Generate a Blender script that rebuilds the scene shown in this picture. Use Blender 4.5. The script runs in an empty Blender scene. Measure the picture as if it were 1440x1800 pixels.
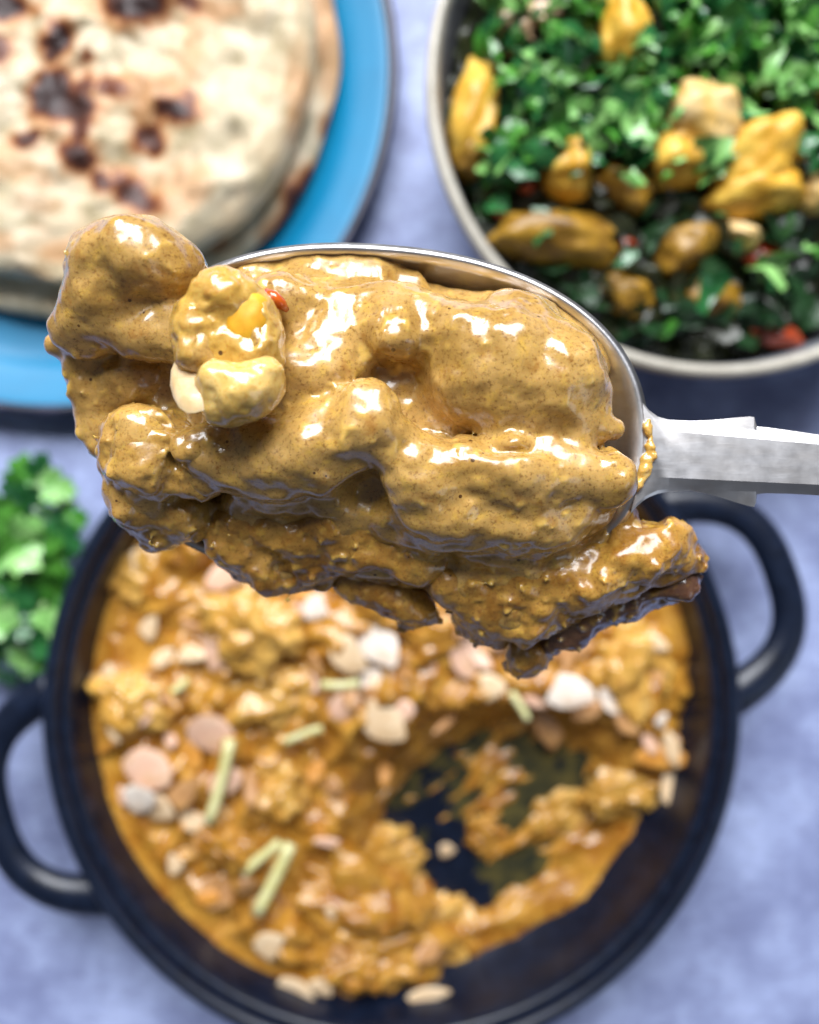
import bpy, math, random
import numpy as np
from mathutils import Vector, Matrix

random.seed(7)
rng = np.random.default_rng(7)
R = math.radians
scene = bpy.context.scene
COL = scene.collection

# ------------------------------------------------------------------ camera
CAM_H = 0.30                       # lens height above the table (m)
FPX = 1413.0                       # focal length in photo pixels (1440 wide)
cam_d = bpy.data.cameras.new("camera")
cam = bpy.data.objects.new("camera", cam_d)
COL.objects.link(cam)
cam.location = (0, 0, CAM_H)
cam_d.sensor_fit = 'HORIZONTAL'
cam_d.sensor_width = 36.0
cam_d.lens = FPX / 1440 * 36
cam_d.clip_start = 0.005
cam_d.clip_end = 20
cam_d.dof.use_dof = True
cam_d.dof.focus_distance = 0.119
cam_d.dof.aperture_fstop = 11.0
scene.camera = cam

# ------------------------------------------------------------------ world, lamps, exposure
world = bpy.data.worlds.new("World")
scene.world = world
world.use_nodes = True
bg = world.node_tree.nodes["Background"]
bg.inputs[0].default_value = (0.80, 0.86, 1.0, 1)
bg.inputs[1].default_value = 0.10

def area(name, loc, target, sx, sy, power, color):
    d = bpy.data.lights.new(name, 'AREA')
    d.shape = 'RECTANGLE'; d.size = sx; d.size_y = sy
    d.energy = power; d.color = color
    o = bpy.data.objects.new(name, d)
    COL.objects.link(o)
    o.location = loc
    o.rotation_euler = (Vector(target) - Vector(loc)).to_track_quat('-Z', 'Y').to_euler()
    return o

# a two-pane window up beyond the top of the picture, and the dimmer room side
for wx in (-0.40, 0.30):
    area("window_light", (wx, 1.16, 1.24), (0, 0, 0.12), 0.66, 1.10, 38.0, (0.94, 0.96, 1.0))
area("room_light", (1.1, -0.7, 0.9), (0.0, -0.1, 0.0), 0.6, 0.6, 1.6, (0.72, 0.83, 1.0))

scene.view_settings.view_transform = 'Standard'
scene.view_settings.look = 'None'
scene.view_settings.exposure = 0.05
scene.view_settings.gamma = 1.0
scene.cycles.use_denoising = True
scene.cycles.max_bounces = 6
scene.cycles.sample_clamp_indirect = 6.0

# ------------------------------------------------------------------ helpers
def at(px, py, z):
    """a point of the place at height z (m) seen at photo pixel px, py"""
    d = (CAM_H - z) / FPX
    return Vector(((px - 720) * d, -(py - 900) * d, z))

def tag(o, label=None, cat=None, group=None, kind=None):
    if label: o["label"] = label
    if cat: o["category"] = cat
    if group: o["group"] = group
    if kind: o["kind"] = kind
    return o

def empty(name, loc, label=None, cat=None, group=None):
    o = bpy.data.objects.new(name, None)
    o.empty_display_size = 0.01
    COL.objects.link(o)
    o.location = loc
    return tag(o, label, cat, group)

def add_mesh(name, me, mat=None, parent=None):
    o = bpy.data.objects.new(name, me)
    COL.objects.link(o)
    if mat and not me.materials: me.materials.append(mat)
    if parent:
        o.parent = parent
        o.matrix_parent_inverse = Matrix.Translation(parent.location).inverted()
    return o

def mesh_np(name, verts, faces, mat=None, parent=None, smooth=True, loc=None, colors=None):
    """verts (n,3) in world metres; faces (m,4) or list; origin moved to loc"""
    v = np.asarray(verts, dtype=np.float64)
    if loc is not None:
        v = v - np.array(loc)
    me = bpy.data.meshes.new(name)
    if isinstance(faces, np.ndarray):
        n, k = faces.shape
        me.vertices.add(len(v)); me.vertices.foreach_set("co", v.astype(np.float32).ravel())
        me.loops.add(n * k); me.loops.foreach_set("vertex_index", faces.astype(np.int32).ravel())
        me.polygons.add(n)
        me.polygons.foreach_set("loop_start", np.arange(0, n * k, k, dtype=np.int32))
        me.polygons.foreach_set("loop_total", np.full(n, k, dtype=np.int32))
        me.update(calc_edges=True)
        me.validate()
    else:
        me.from_pydata([tuple(p) for p in v], [], [tuple(f) for f in faces])
        me.update()
    if smooth:
        me.polygons.foreach_set("use_smooth", np.ones(len(me.polygons), dtype=bool))
    if colors is not None:
        for an, arr in colors.items():
            a = me.attributes.new(an, 'FLOAT', 'POINT')
            a.data.foreach_set("value", np.asarray(arr, dtype=np.float32))
    o = add_mesh(name, me, mat)
    if loc is not None:
        o.location = loc
    if parent:
        o.parent = parent
        o.matrix_parent_inverse = Matrix.Translation(parent.location).inverted()
    return o

# ---- numpy noise
_perm = np.random.default_rng(3).permutation(256).astype(np.int64)
_perm = np.concatenate([_perm, _perm, _perm])
_grad = np.random.default_rng(4).normal(size=(256, 3)); _grad /= np.linalg.norm(_grad, axis=1)[:, None]
_grad = _grad.astype(np.float32)

def perlin(p):
    p = np.asarray(p, dtype=np.float32)
    i = np.floor(p).astype(np.int64); f = p - i; i &= 255
    u = f * f * f * (f * (f * 6 - 15) + 10)
    out = 0
    for dx in (0, 1):
        wx = u[:, 0] if dx else 1 - u[:, 0]
        for dy in (0, 1):
            wy = u[:, 1] if dy else 1 - u[:, 1]
            for dz in (0, 1):
                wz = u[:, 2] if dz else 1 - u[:, 2]
                h = _perm[_perm[_perm[i[:, 0] + dx] + i[:, 1] + dy] + i[:, 2] + dz]
                g = _grad[h]
                d = g[:, 0] * (f[:, 0] - dx) + g[:, 1] * (f[:, 1] - dy) + g[:, 2] * (f[:, 2] - dz)
                out = out + wx * wy * wz * d
    return out

def fbm(p, octaves=3, gain=0.5):
    p = np.asarray(p, dtype=np.float32); a = 1.0; out = 0
    for k in range(octaves):
        out = out + a * perlin(p * (2.03 ** k) + 17.3 * k); a *= gain
    return out

# ---- materials
def new_mat(name):
    m = bpy.data.materials.new(name); m.use_nodes = True
    nt = m.node_tree
    return m, nt, nt.nodes["Principled BSDF"]

class G:
    """small node-graph writer"""
    def __init__(s, nt):
        s.nt = nt; s.co = nt.nodes.new("ShaderNodeTexCoord").outputs["Object"]
    def n(s, t, **kw):
        x = s.nt.nodes.new(t)
        for k, v in kw.items(): setattr(x, k, v)
        return x
    def link(s, a, b): s.nt.links.new(a, b)
    def noise(s, scale, detail=3, rough=0.55, dist=0.0, stretch=None):
        x = s.n("ShaderNodeTexNoise")
        x.inputs["Scale"].default_value = scale; x.inputs["Detail"].default_value = detail
        x.inputs["Roughness"].default_value = rough; x.inputs["Distortion"].default_value = dist
        if stretch:
            mp = s.n("ShaderNodeMapping"); mp.inputs["Scale"].default_value = stretch[:3]
            if len(stretch) > 3: mp.inputs["Rotation"].default_value = (0, 0, stretch[3])
            s.link(s.co, mp.inputs[0]); s.link(mp.outputs[0], x.inputs["Vector"])
        else:
            s.link(s.co, x.inputs["Vector"])
        return x.outputs["Fac"]
    def voro(s, scale, feature='F1'):
        x = s.n("ShaderNodeTexVoronoi", feature=feature)
        x.inputs["Scale"].default_value = scale
        s.link(s.co, x.inputs["Vector"])
        return x
    def ramp(s, fac, a, b, ca=(0, 0, 0, 1), cb=(1, 1, 1, 1)):
        x = s.n("ShaderNodeValToRGB")
        e = x.color_ramp.elements
        e[0].position = a; e[1].position = b; e[0].color = ca; e[1].color = cb
        s.link(fac, x.inputs[0]); return x.outputs[0]
    def mix(s, fac, a, b, blend='MIX'):
        x = s.n("ShaderNodeMix", data_type='RGBA', blend_type=blend)
        for sock, v in ((x.inputs[0], fac), (x.inputs[6], a), (x.inputs[7], b)):
            if isinstance(v, (tuple, list)): sock.default_value = (*v[:3], 1)
            elif isinstance(v, (int, float)): sock.default_value = v
            else: s.link(v, sock)
        return x.outputs[2]
    def math(s, op, a, b=0.0):
        x = s.n("ShaderNodeMath", operation=op)
        for sock, v in zip(x.inputs, (a, b)):
            if isinstance(v, (int, float)): sock.default_value = v
            else: s.link(v, sock)
        return x.outputs[0]
    def bump(s, height, strength, dist, prev=None):
        x = s.n("ShaderNodeBump")
        x.inputs["Strength"].default_value = strength; x.inputs["Distance"].default_value = dist
        s.link(height, x.inputs["Height"])
        if prev is not None: s.link(prev, x.inputs["Normal"])
        return x.outputs[0]
    def attr(s, name):
        x = s.n("ShaderNodeAttribute"); x.attribute_name = name
        return x.outputs["Fac"]

def simple(name, ca, cb, rough=0.4, scale=300, bump=0.3, bdist=0.0003, sss=0.0, sss_r=(1, .6, .3), sss_s=0.001,
           spec=0.5, coat=0.0, metal=0.0, rvar=0.0):
    m, nt, b = new_mat(name); g = G(nt)
    f = g.noise(scale, 4, 0.6)
    g.link(g.ramp(f, 0.35, 0.65, (*ca, 1), (*cb, 1)), b.inputs["Base Color"])
    b.inputs["Roughness"].default_value = rough
    if rvar:
        r2 = g.noise(scale * 0.7, 3)
        g.link(g.math('ADD', g.math('MULTIPLY', r2, rvar * 2), rough - rvar), b.inputs["Roughness"])
    b.inputs["Specular IOR Level"].default_value = spec
    b.inputs["Metallic"].default_value = metal
    b.inputs["Coat Weight"].default_value = coat; b.inputs["Coat Roughness"].default_value = 0.08
    if sss:
        b.inputs["Subsurface Weight"].default_value = sss
        b.inputs["Subsurface Radius"].default_value = sss_r
        b.inputs["Subsurface Scale"].default_value = sss_s
    if bump:
        g.link(g.bump(g.noise(scale * 2.2, 4), bump, bdist), b.inputs["Normal"])
    return m

def nut_mat(name, ca, cb, stain):
    m, nt, b = new_mat(name); g = G(nt)
    c = g.mix(g.ramp(g.noise(220, 4, 0.6), 0.35, 0.65), ca, cb)
    c = g.mix(g.math('MULTIPLY', g.ramp(g.noise(130, 4, 0.6), 0.50, 0.70), 0.6), c, stain)
    g.link(c, b.inputs["Base Color"])
    b.inputs["Roughness"].default_value = 0.42
    g.link(g.bump(g.noise(300, 4), 0.3, 0.0005), b.inputs["Normal"])
    return m

def sauce_mat(name, ca, cb, cspeck, sharp=True, rough=0.24, wet=0.6):
    m, nt, b = new_mat(name); g = G(nt)
    base = g.mix(g.ramp(g.noise(110, 4, 0.6), 0.36, 0.64), ca, cb)
    if sharp:
        base = g.mix(g.math('MULTIPLY', g.ramp(g.noise(420, 3, 0.6), 0.54, 0.70), 0.55), base, (0.62, 0.38, 0.06))
        base = g.mix(g.math('MULTIPLY', g.ramp(g.noise(1700, 4, 0.75), 0.52, 0.65), 0.72), base, cspeck)
        base = g.mix(g.math('MULTIPLY', g.ramp(g.noise(260, 4, 0.65), 0.58, 0.72), 0.6), base, tuple(0.5 * c for c in cspeck) if False else (0.30, 0.11, 0.012))
        v = g.voro(620)
        sep = g.n("ShaderNodeSeparateColor"); g.link(v.outputs["Color"], sep.inputs[0])
        dot = g.math('MULTIPLY', g.math('LESS_THAN', v.outputs["Distance"], g.math('MULTIPLY', sep.outputs[1], 0.24)), g.math('GREATER_THAN', sep.outputs[0], 0.90))
        base = g.mix(g.math('MULTIPLY', dot, 0.9), base, (0.055, 0.018, 0.004))
    else:
        base = g.mix(g.math('MULTIPLY', g.ramp(g.noise(320, 3, 0.6), 0.52, 0.68), 0.7), base, cspeck)
    if sharp: base = g.mix(g.math('MULTIPLY', g.attr('grain'), 0.75), base, (0.70, 0.45, 0.10))
    g.link(base, b.inputs["Base Color"])
    rn = g.ramp(g.noise(170, 3, 0.6), 0.40, 0.66)
    g.link(g.math('ADD', g.math('MULTIPLY', rn, 0.22), rough - 0.06), b.inputs["Roughness"])
    b.inputs["Specular IOR Level"].default_value = 0.6
    b.inputs["Coat Weight"].default_value = wet
    b.inputs["Coat Roughness"].default_value = 0.10
    b.inputs["Subsurface Weight"].default_value = 0.22 if sharp else 0.0
    b.inputs["Subsurface Radius"].default_value = (1.0, 0.5, 0.15)
    b.inputs["Subsurface Scale"].default_value = 0.0018
    n1 = g.bump(g.noise(240, 2, 0.5), 0.12, 0.0008)
    n2 = g.bump(g.noise(1300, 3, 0.65), 0.28, 0.00015, n1)
    g.link(n2, b.inputs["Normal"])
    return m

M = {}
M['sauce'] = sauce_mat('sauce', (0.35, 0.196, 0.044), (0.54, 0.325, 0.096), (0.16, 0.064, 0.010))
M['meat'] = sauce_mat('meat', (0.33, 0.176, 0.034), (0.50, 0.290, 0.074), (0.17, 0.068, 0.008))
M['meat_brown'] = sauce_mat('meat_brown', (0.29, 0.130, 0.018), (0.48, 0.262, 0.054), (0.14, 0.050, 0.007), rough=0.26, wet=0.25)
M['meat_skin'] = sauce_mat('meat_skin', (0.10, 0.045, 0.025), (0.19, 0.095, 0.05), (0.07, 0.025, 0.01), rough=0.16)
M['nut_pale'] = sauce_mat('nut_pale', (0.62, 0.38, 0.08), (0.76, 0.54, 0.20), (0.55, 0.26, 0.03))
M['nut_sauce'] = sauce_mat('nut_sauce', (0.52, 0.30, 0.055), (0.64, 0.41, 0.11), (0.42, 0.17, 0.02))
M['curry'] = sauce_mat('curry', (0.31, 0.120, 0.009), (0.56, 0.290, 0.042), (0.25, 0.065, 0.004), sharp=False, rough=0.30, wet=0.25)
M['film'] = simple('film', (0.016, 0.020, 0.014), (0.10, 0.080, 0.022), 0.3, 150, 0.3, 0.0003)
M['pan_meat'] = sauce_mat('pan_meat', (0.46, 0.225, 0.030), (0.66, 0.39, 0.09), (0.36, 0.13, 0.012), sharp=False, rough=0.26, wet=0.25)

# table
def table_mat():
    m, nt, b = new_mat('table_stone'); g = G(nt)
    c = g.mix(g.ramp(g.noise(30, 6, 0.68), 0.38, 0.66), (0.20, 0.235, 0.41), (0.38, 0.45, 0.70))
    c = g.mix(g.math('MULTIPLY', g.ramp(g.noise(120, 5, 0.7, stretch=(1, 3.2, 1)), 0.5, 0.68), 0.45), c, (0.12, 0.125, 0.24))
    c = g.mix(g.math('MULTIPLY', g.ramp(g.noise(60, 5, 0.7), 0.55, 0.72), 0.40), c, (0.42, 0.49, 0.72))
    g.link(c, b.inputs["Base Color"])
    b.inputs["Roughness"].default_value = 0.55
    g.link(g.bump(g.noise(240, 5, 0.65), 0.3, 0.0006), b.inputs["Normal"])
    return m
M['table'] = table_mat()

def metal_mat():
    m, nt, b = new_mat('silver'); g = G(nt)
    c = g.mix(g.ramp(g.noise(220, 5, 0.65, stretch=(0.45, 1.5, 1, R(-4))), 0.36, 0.70), (0.76, 0.75, 0.76), (0.62, 0.59, 0.57))
    g.link(c, b.inputs["Base Color"])
    b.inputs["Metallic"].default_value = 1.0
    s1 = g.noise(700, 3, 0.6, stretch=(0.3, 2.2, 1, R(-32)))
    s2 = g.noise(700, 3, 0.6, stretch=(0.25, 2.0, 1, R(24)))
    s = g.math('MAXIMUM', g.ramp(s1, 0.60, 0.66), g.ramp(s2, 0.60, 0.66))
    g.link(g.math('ADD', g.math('MULTIPLY', g.noise(420, 4), 0.16), 0.27), b.inputs["Roughness"])
    n = g.bump(s, 0.04, 0.00005)
    g.link(g.bump(g.noise(260, 3), 0.06, 0.0002, n), b.inputs["Normal"])
    return m
M['silver'] = metal_mat()
M['iron'] = simple('black_iron', (0.002, 0.0045, 0.013), (0.005, 0.010, 0.026), 0.34, 200, 0.15, 0.0003, rvar=0.06)
M['plate'] = simple('turquoise_enamel', (0.0, 0.165, 0.325), (0.0, 0.19, 0.37), 0.38, 40, 0.0, spec=0.4)
M['plate_edge'] = simple('navy_edge', (0.012, 0.014, 0.03), (0.03, 0.03, 0.06), 0.35, 120, 0.1)
M['bowl'] = simple('grey_glaze', (0.17, 0.18, 0.205), (0.22, 0.23, 0.255), 0.3, 90, 0.1)
M['bowl_rim'] = simple('cream_glaze', (0.36, 0.33, 0.27), (0.46, 0.43, 0.36), 0.35, 140, 0.1)
M['potato'] = simple('potato', (0.58, 0.29, 0.02), (0.80, 0.52, 0.085), 0.40, 130, 0.4, 0.0008)
M['potato_pale'] = simple('pale_potato', (0.62, 0.38, 0.10), (0.74, 0.54, 0.26), 0.40, 130, 0.4, 0.0008)
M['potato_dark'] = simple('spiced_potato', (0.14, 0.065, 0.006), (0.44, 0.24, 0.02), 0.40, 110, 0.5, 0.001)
M['tomato'] = simple('tomato', (0.20, 0.018, 0.005), (0.40, 0.06, 0.012), 0.25, 200, 0.3, coat=0.3)
M['onion'] = simple('onion', (0.50, 0.30, 0.16), (0.68, 0.48, 0.30), 0.25, 200, 0.3, coat=0.3)
M['spinach'] = simple('wilted_spinach', (0.008, 0.012, 0.003), (0.030, 0.034, 0.008), 0.40, 160, 0.6, 0.001, coat=0.2)
M['spinach_green'] = simple('spinach_green', (0.008, 0.030, 0.010), (0.020, 0.065, 0.020), 0.36, 160, 0.5, 0.001)
M['herb'] = simple('coriander', (0.032, 0.155, 0.020), (0.095, 0.30, 0.040), 0.22, 160, 0.4, 0.0006, coat=0.15)
M['herb_dark'] = simple('coriander_dark', (0.010, 0.075, 0.020), (0.030, 0.15, 0.04), 0.22, 160, 0.4, 0.0006, coat=0.15)
M['herb_light'] = simple('coriander_light', (0.14, 0.36, 0.08), (0.28, 0.52, 0.17), 0.22, 160, 0.4, 0.0006)
M['herb_stem'] = simple('herb_stem', (0.14, 0.30, 0.08), (0.24, 0.40, 0.14), 0.35, 160, 0.2)
M['almond'] = nut_mat('almond_cream', (0.68, 0.46, 0.25), (0.80, 0.63, 0.42), (0.42, 0.20, 0.035))
M['almond_white'] = nut_mat('almond_white', (0.74, 0.63, 0.52), (0.83, 0.75, 0.66), (0.42, 0.20, 0.035))
M['almond_pink'] = nut_mat('almond_toasted', (0.66, 0.38, 0.25), (0.78, 0.54, 0.40), (0.42, 0.20, 0.035))
M['almond_tan'] = nut_mat('almond_tan', (0.42, 0.20, 0.07), (0.58, 0.32, 0.14), (0.42, 0.20, 0.035))
M['almond_orange'] = nut_mat('almond_golden', (0.55, 0.22, 0.03), (0.68, 0.32, 0.06), (0.42, 0.20, 0.035))
M['ginger'] = simple('ginger', (0.62, 0.58, 0.22), (0.74, 0.72, 0.40), 0.35, 260, 0.25)
M['chilli'] = simple('chilli', (0.40, 0.03, 0.005), (0.55, 0.12, 0.01), 0.15, 500, 0.3, coat=0.6)
M['yellow_nut'] = simple('yellow_nut', (0.60, 0.27, 0.012), (0.76, 0.44, 0.03), 0.5, 160, 0.15, sss=0.3, sss_s=0.002, spec=0.3)
M['nut_cream'] = simple('nut_cream', (0.56, 0.38, 0.18), (0.74, 0.56, 0.32), 0.35, 300, 0.2, sss=0.3, sss_s=0.002, coat=0.2)

def naan_mat():
    m, nt, b = new_mat('flatbread'); g = G(nt)
    dough = g.mix(g.ramp(g.noise(75, 5, 0.65), 0.36, 0.66), (0.40, 0.32, 0.18), (0.70, 0.62, 0.46))
    dough = g.mix(g.math('MULTIPLY', g.ramp(g.noise(38, 4, 0.6), 0.52, 0.70), 0.5), dough, (0.58, 0.34, 0.12))
    toast = g.attr("toast"); char = g.attr("char")
    c = g.mix(toast, dough, (0.46, 0.18, 0.045))
    c = g.mix(g.ramp(char, 0.0, 0.5), c, (0.20, 0.055, 0.020))
    char = g.ramp(char, 0.30, 1.0)
    c = g.mix(char, c, (0.026, 0.011, 0.010))
    g.link(c, b.inputs["Base Color"])
    b.inputs["Roughness"].default_value = 0.50
    b.inputs["Specular IOR Level"].default_value = 0.4
    n = g.bump(g.noise(160, 5, 0.6), 0.5, 0.0012)
    g.link(n, b.inputs["Normal"])
    return m
M['naan'] = naan_mat()

# ---- shapes
def grid_faces(nu, nv, close_u=False, close_v=False, flip=False):
    f = []
    for i in range(nu if close_u else nu - 1):
        for j in range(nv if close_v else nv - 1):
            a = i * nv + j; b = ((i + 1) % nu) * nv + j
            c = ((i + 1) % nu) * nv + (j + 1) % nv; d = i * nv + (j + 1) % nv
            f.append((a, d, c, b) if flip else (a, b, c, d))
    return f

def lathe(name, prof, center, mat, parent, n=128, close=True):
    """prof: list of (r, z) ; closed ring profile when close"""
    cx, cy = center
    v = []
    for i in range(n):
        a = 2 * math.pi * i / n
        for r, z in prof:
            v.append((cx + r * math.cos(a), cy + r * math.sin(a), z))
    f = grid_faces(n, len(prof), close_u=True, close_v=close)
    return mesh_np(name, v, f, mat, parent, loc=parent.location if parent else None)

def smooth_prof(pts, sub=4):
    """Catmull-Rom through a closed profile"""
    out = []; n = len(pts)
    for i in range(n):
        p0, p1, p2, p3 = (np.array(pts[(i + k - 1) % n], float) for k in range(4))
        for s in range(sub):
            t = s / sub
            out.append(tuple(0.5 * ((2 * p1) + (-p0 + p2) * t + (2 * p0 - 5 * p1 + 4 * p2 - p3) * t * t + (-p0 + 3 * p1 - 3 * p2 + p3) * t ** 3)))
    return out

def tube(name, pts, radii, mat, parent=None, n=14, loc=None, squash=1.0):
    pts = [Vector(p) for p in pts]
    v = []; m = len(pts)
    for i, p in enumerate(pts):
        t = (pts[min(i + 1, m - 1)] - pts[max(i - 1, 0)]).normalized()
        up = Vector((0, 0, 1)) if abs(t.z) < 0.95 else Vector((1, 0, 0))
        s = t.cross(up).normalized(); u = s.cross(t)
        r = radii[i] if hasattr(radii, '__len__') else radii
        for k in range(n):
            a = 2 * math.pi * k / n
            v.append(p + s * (r * math.cos(a)) + u * (r * squash * math.sin(a)))
    f = grid_faces(m, n, close_v=True)
    f.append(tuple(range(n))); f.append(tuple(reversed(range((m - 1) * n, m * n))))
    return mesh_np(name, v, f, mat, parent, loc=loc)

import bmesh
_ico = {}
def ico(sub):
    if sub not in _ico:
        bm = bmesh.new(); bmesh.ops.create_icosphere(bm, subdivisions=sub, radius=1)
        v = np.array([x.co[:] for x in bm.verts]); f = np.array([[x.index for x in fc.verts] for fc in bm.faces])
        bm.free(); _ico[sub] = (v, f)
    return _ico[sub]

def blob(name, c, rad, mat, seed=0, rot=(0, 0, 0), sub=4, amp=0.22, freq=1.6, amp2=0.05, power=1.0, parent=None):
    """an uneven lump: noise-displaced ball with radii rad (m)"""
    v, f = ico(sub)
    w = np.sign(v) * np.abs(v) ** power
    n1 = fbm(v * freq + seed * 7.31, 2)
    n2 = fbm(v * freq * 3.4 + seed * 3.17 + 40, 2)
    w = w * (1 + amp * n1 * 1.6 + amp2 * n2 * 1.6)[:, None] * np.array(rad)
    from mathutils import Euler
    m = np.array(Euler(rot).to_matrix())
    w = w @ m.T + np.array(c)
    return mesh_np(name, w, f, mat, parent, loc=tuple(c))

# ---- implicit modelling for the sauce-coated food (all in mm)
class Field:
    def __init__(s, lo, hi, h):
        s.lo = np.array(lo, float); s.h = h
        s.n = np.ceil((np.array(hi) - s.lo) / h).astype(int) + 1
        s.f = np.full(s.n, 6.0, dtype=np.float32)
    def block(s, lo, hi):
        a = np.clip(np.floor((np.array(lo) - s.lo) / s.h).astype(int), 0, s.n)
        b = np.clip(np.ceil((np.array(hi) - s.lo) / s.h).astype(int) + 1, 0, s.n)
        ax = [s.lo[k] + s.h * np.arange(a[k], b[k]) for k in range(3)]
        X, Y, Z = np.meshgrid(*ax, indexing='ij', sparse=True)
        return (slice(a[0], b[0]), slice(a[1], b[1]), slice(a[2], b[2])), X, Y, Z
    @staticmethod
    def smin(a, b, k):
        h = np.clip(0.5 + 0.5 * (b - a) / k, 0, 1)
        return b + (a - b) * h - k * h * (1 - h)
    def ell(s, c, r, rot=0.0, k=2.0, tilt=0.0, op='add'):
        c = np.array(c, float); r = np.array(r, float); m = max(r) + 4 + k
        sl, X, Y, Z = s.block(c - m, c + m)
        x, y, z = X - c[0], Y - c[1], Z - c[2]
        ca, sa = math.cos(rot), math.sin(rot)
        x, y = ca * x + sa * y, -sa * x + ca * y
        if tilt:
            ct, st = math.cos(tilt), math.sin(tilt)
            y, z = ct * y + st * z, -st * y + ct * z
        k0 = np.sqrt((x / r[0]) ** 2 + (y / r[1]) ** 2 + (z / r[2]) ** 2)
        k1 = np.sqrt((x / r[0] ** 2) ** 2 + (y / r[1] ** 2) ** 2 + (z / r[2] ** 2) ** 2) + 1e-6
        d = (k0 * (k0 - 1) / k1).astype(np.float32)
        s.put(sl, d, k, op)
    def cap(s, a, ra, b, rb, k=2.0, op='add'):
        a = np.array(a, float); b = np.array(b, float); m = max(ra, rb) + 4 + k
        sl, X, Y, Z = s.block(np.minimum(a, b) - m, np.maximum(a, b) + m)
        ab = b - a; L = float(ab @ ab) + 1e-9
        t = np.clip(((X - a[0]) * ab[0] + (Y - a[1]) * ab[1] + (Z - a[2]) * ab[2]) / L, 0, 1)
        d = np.sqrt((X - a[0] - t * ab[0]) ** 2 + (Y - a[1] - t * ab[1]) ** 2 + (Z - a[2] - t * ab[2]) ** 2) - (ra + (rb - ra) * t)
        s.put(sl, d.astype(np.float32), k, op)
    def put(s, sl, d, k, op):
        if op == 'add': s.f[sl] = s.smin(s.f[sl], d, k)
        else: s.f[sl] = -s.smin(-s.f[sl], d, k)
    def noise(s, layers, band=2.2):
        idx = np.argwhere(np.abs(s.f) < band)
        p = s.lo + idx * s.h
        n = 0
        for fr, amp, octv, off in layers:
            n = n + amp * fbm(p * fr + off, octv)
        s.f[idx[:, 0], idx[:, 1], idx[:, 2]] += n.astype(np.float32)
    def surface(s):
        f = s.f; n = s.n
        ins = f < 0
        c = np.zeros(n - 1, dtype=np.uint8)
        for dx in (0, 1):
            for dy in (0, 1):
                for dz in (0, 1):
                    c += ins[dx:n[0] - 1 + dx, dy:n[1] - 1 + dy, dz:n[2] - 1 + dz]
        act = np.argwhere((c > 0) & (c < 8))
        ids = np.full(n - 1, -1, dtype=np.int64); ids[act[:, 0], act[:, 1], act[:, 2]] = np.arange(len(act))
        corners = [(dx, dy, dz) for dx in (0, 1) for dy in (0, 1) for dz in (0, 1)]
        val = {k: f[act[:, 0] + k[0], act[:, 1] + k[1], act[:, 2] + k[2]] for k in corners}
        acc = np.zeros((len(act), 3)); cnt = np.zeros(len(act))
        for a in corners:
            for ax in range(3):
                if a[ax] == 0:
                    b = list(a); b[ax] = 1; b = tuple(b)
                    fa, fb = val[a], val[b]; m = (fa < 0) != (fb < 0)
                    t = fa[m] / (fa[m] - fb[m])
                    q = np.tile(np.array(a, float), (m.sum(), 1)); q[:, ax] += t
                    acc[m] += q; cnt[m] += 1
        v = s.lo + (act + acc / cnt[:, None]) * s.h
        quads = []
        for ax in range(3):
            o1, o2 = (ax + 1) % 3, (ax + 2) % 3
            sa = [slice(None)] * 3; sb = [slice(None)] * 3
            sa[ax] = slice(0, -1); sb[ax] = slice(1, None)
            A, B = ins[tuple(sa)], ins[tuple(sb)]
            e = np.argwhere(A != B)
            e = e[(e[:, o1] > 0) & (e[:, o2] > 0) & (e[:, o1] < n[o1] - 1) & (e[:, o2] < n[o2] - 1)]
            fl = A[e[:, 0], e[:, 1], e[:, 2]]
            def cell(d1, d2):
                q = e.copy(); q[:, o1] += d1; q[:, o2] += d2
                return ids[q[:, 0], q[:, 1], q[:, 2]]
            q = np.stack([cell(-1, -1), cell(0, -1), cell(0, 0), cell(-1, 0)], axis=1)
            q[~fl] = q[~fl][:, ::-1]
            quads.append(q)
        return v, np.concatenate(quads)

ZR = 175.0                      # height of the spoon rim above the table (mm)
PXMM = FPX / (CAM_H * 1000 - ZR)
def pm(px, py, dz):             # photo pixel at height dz mm over the spoon rim -> mm
    p = at(px, py, (ZR + dz) / 1000.0)
    return (p.x * 1000, p.y * 1000, ZR + dz)

def grains(p):
    """0..1 where a bit of ground almond sits, patchy"""
    where = np.clip(perlin(p * 0.09 + 3.3) * 2.2 + 0.55, 0, 1)
    t = np.clip((perlin(p * 0.58 + 7.7) - 0.16) * 3.2, 0, 1)
    return t * t * (3 - 2 * t) * where

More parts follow.
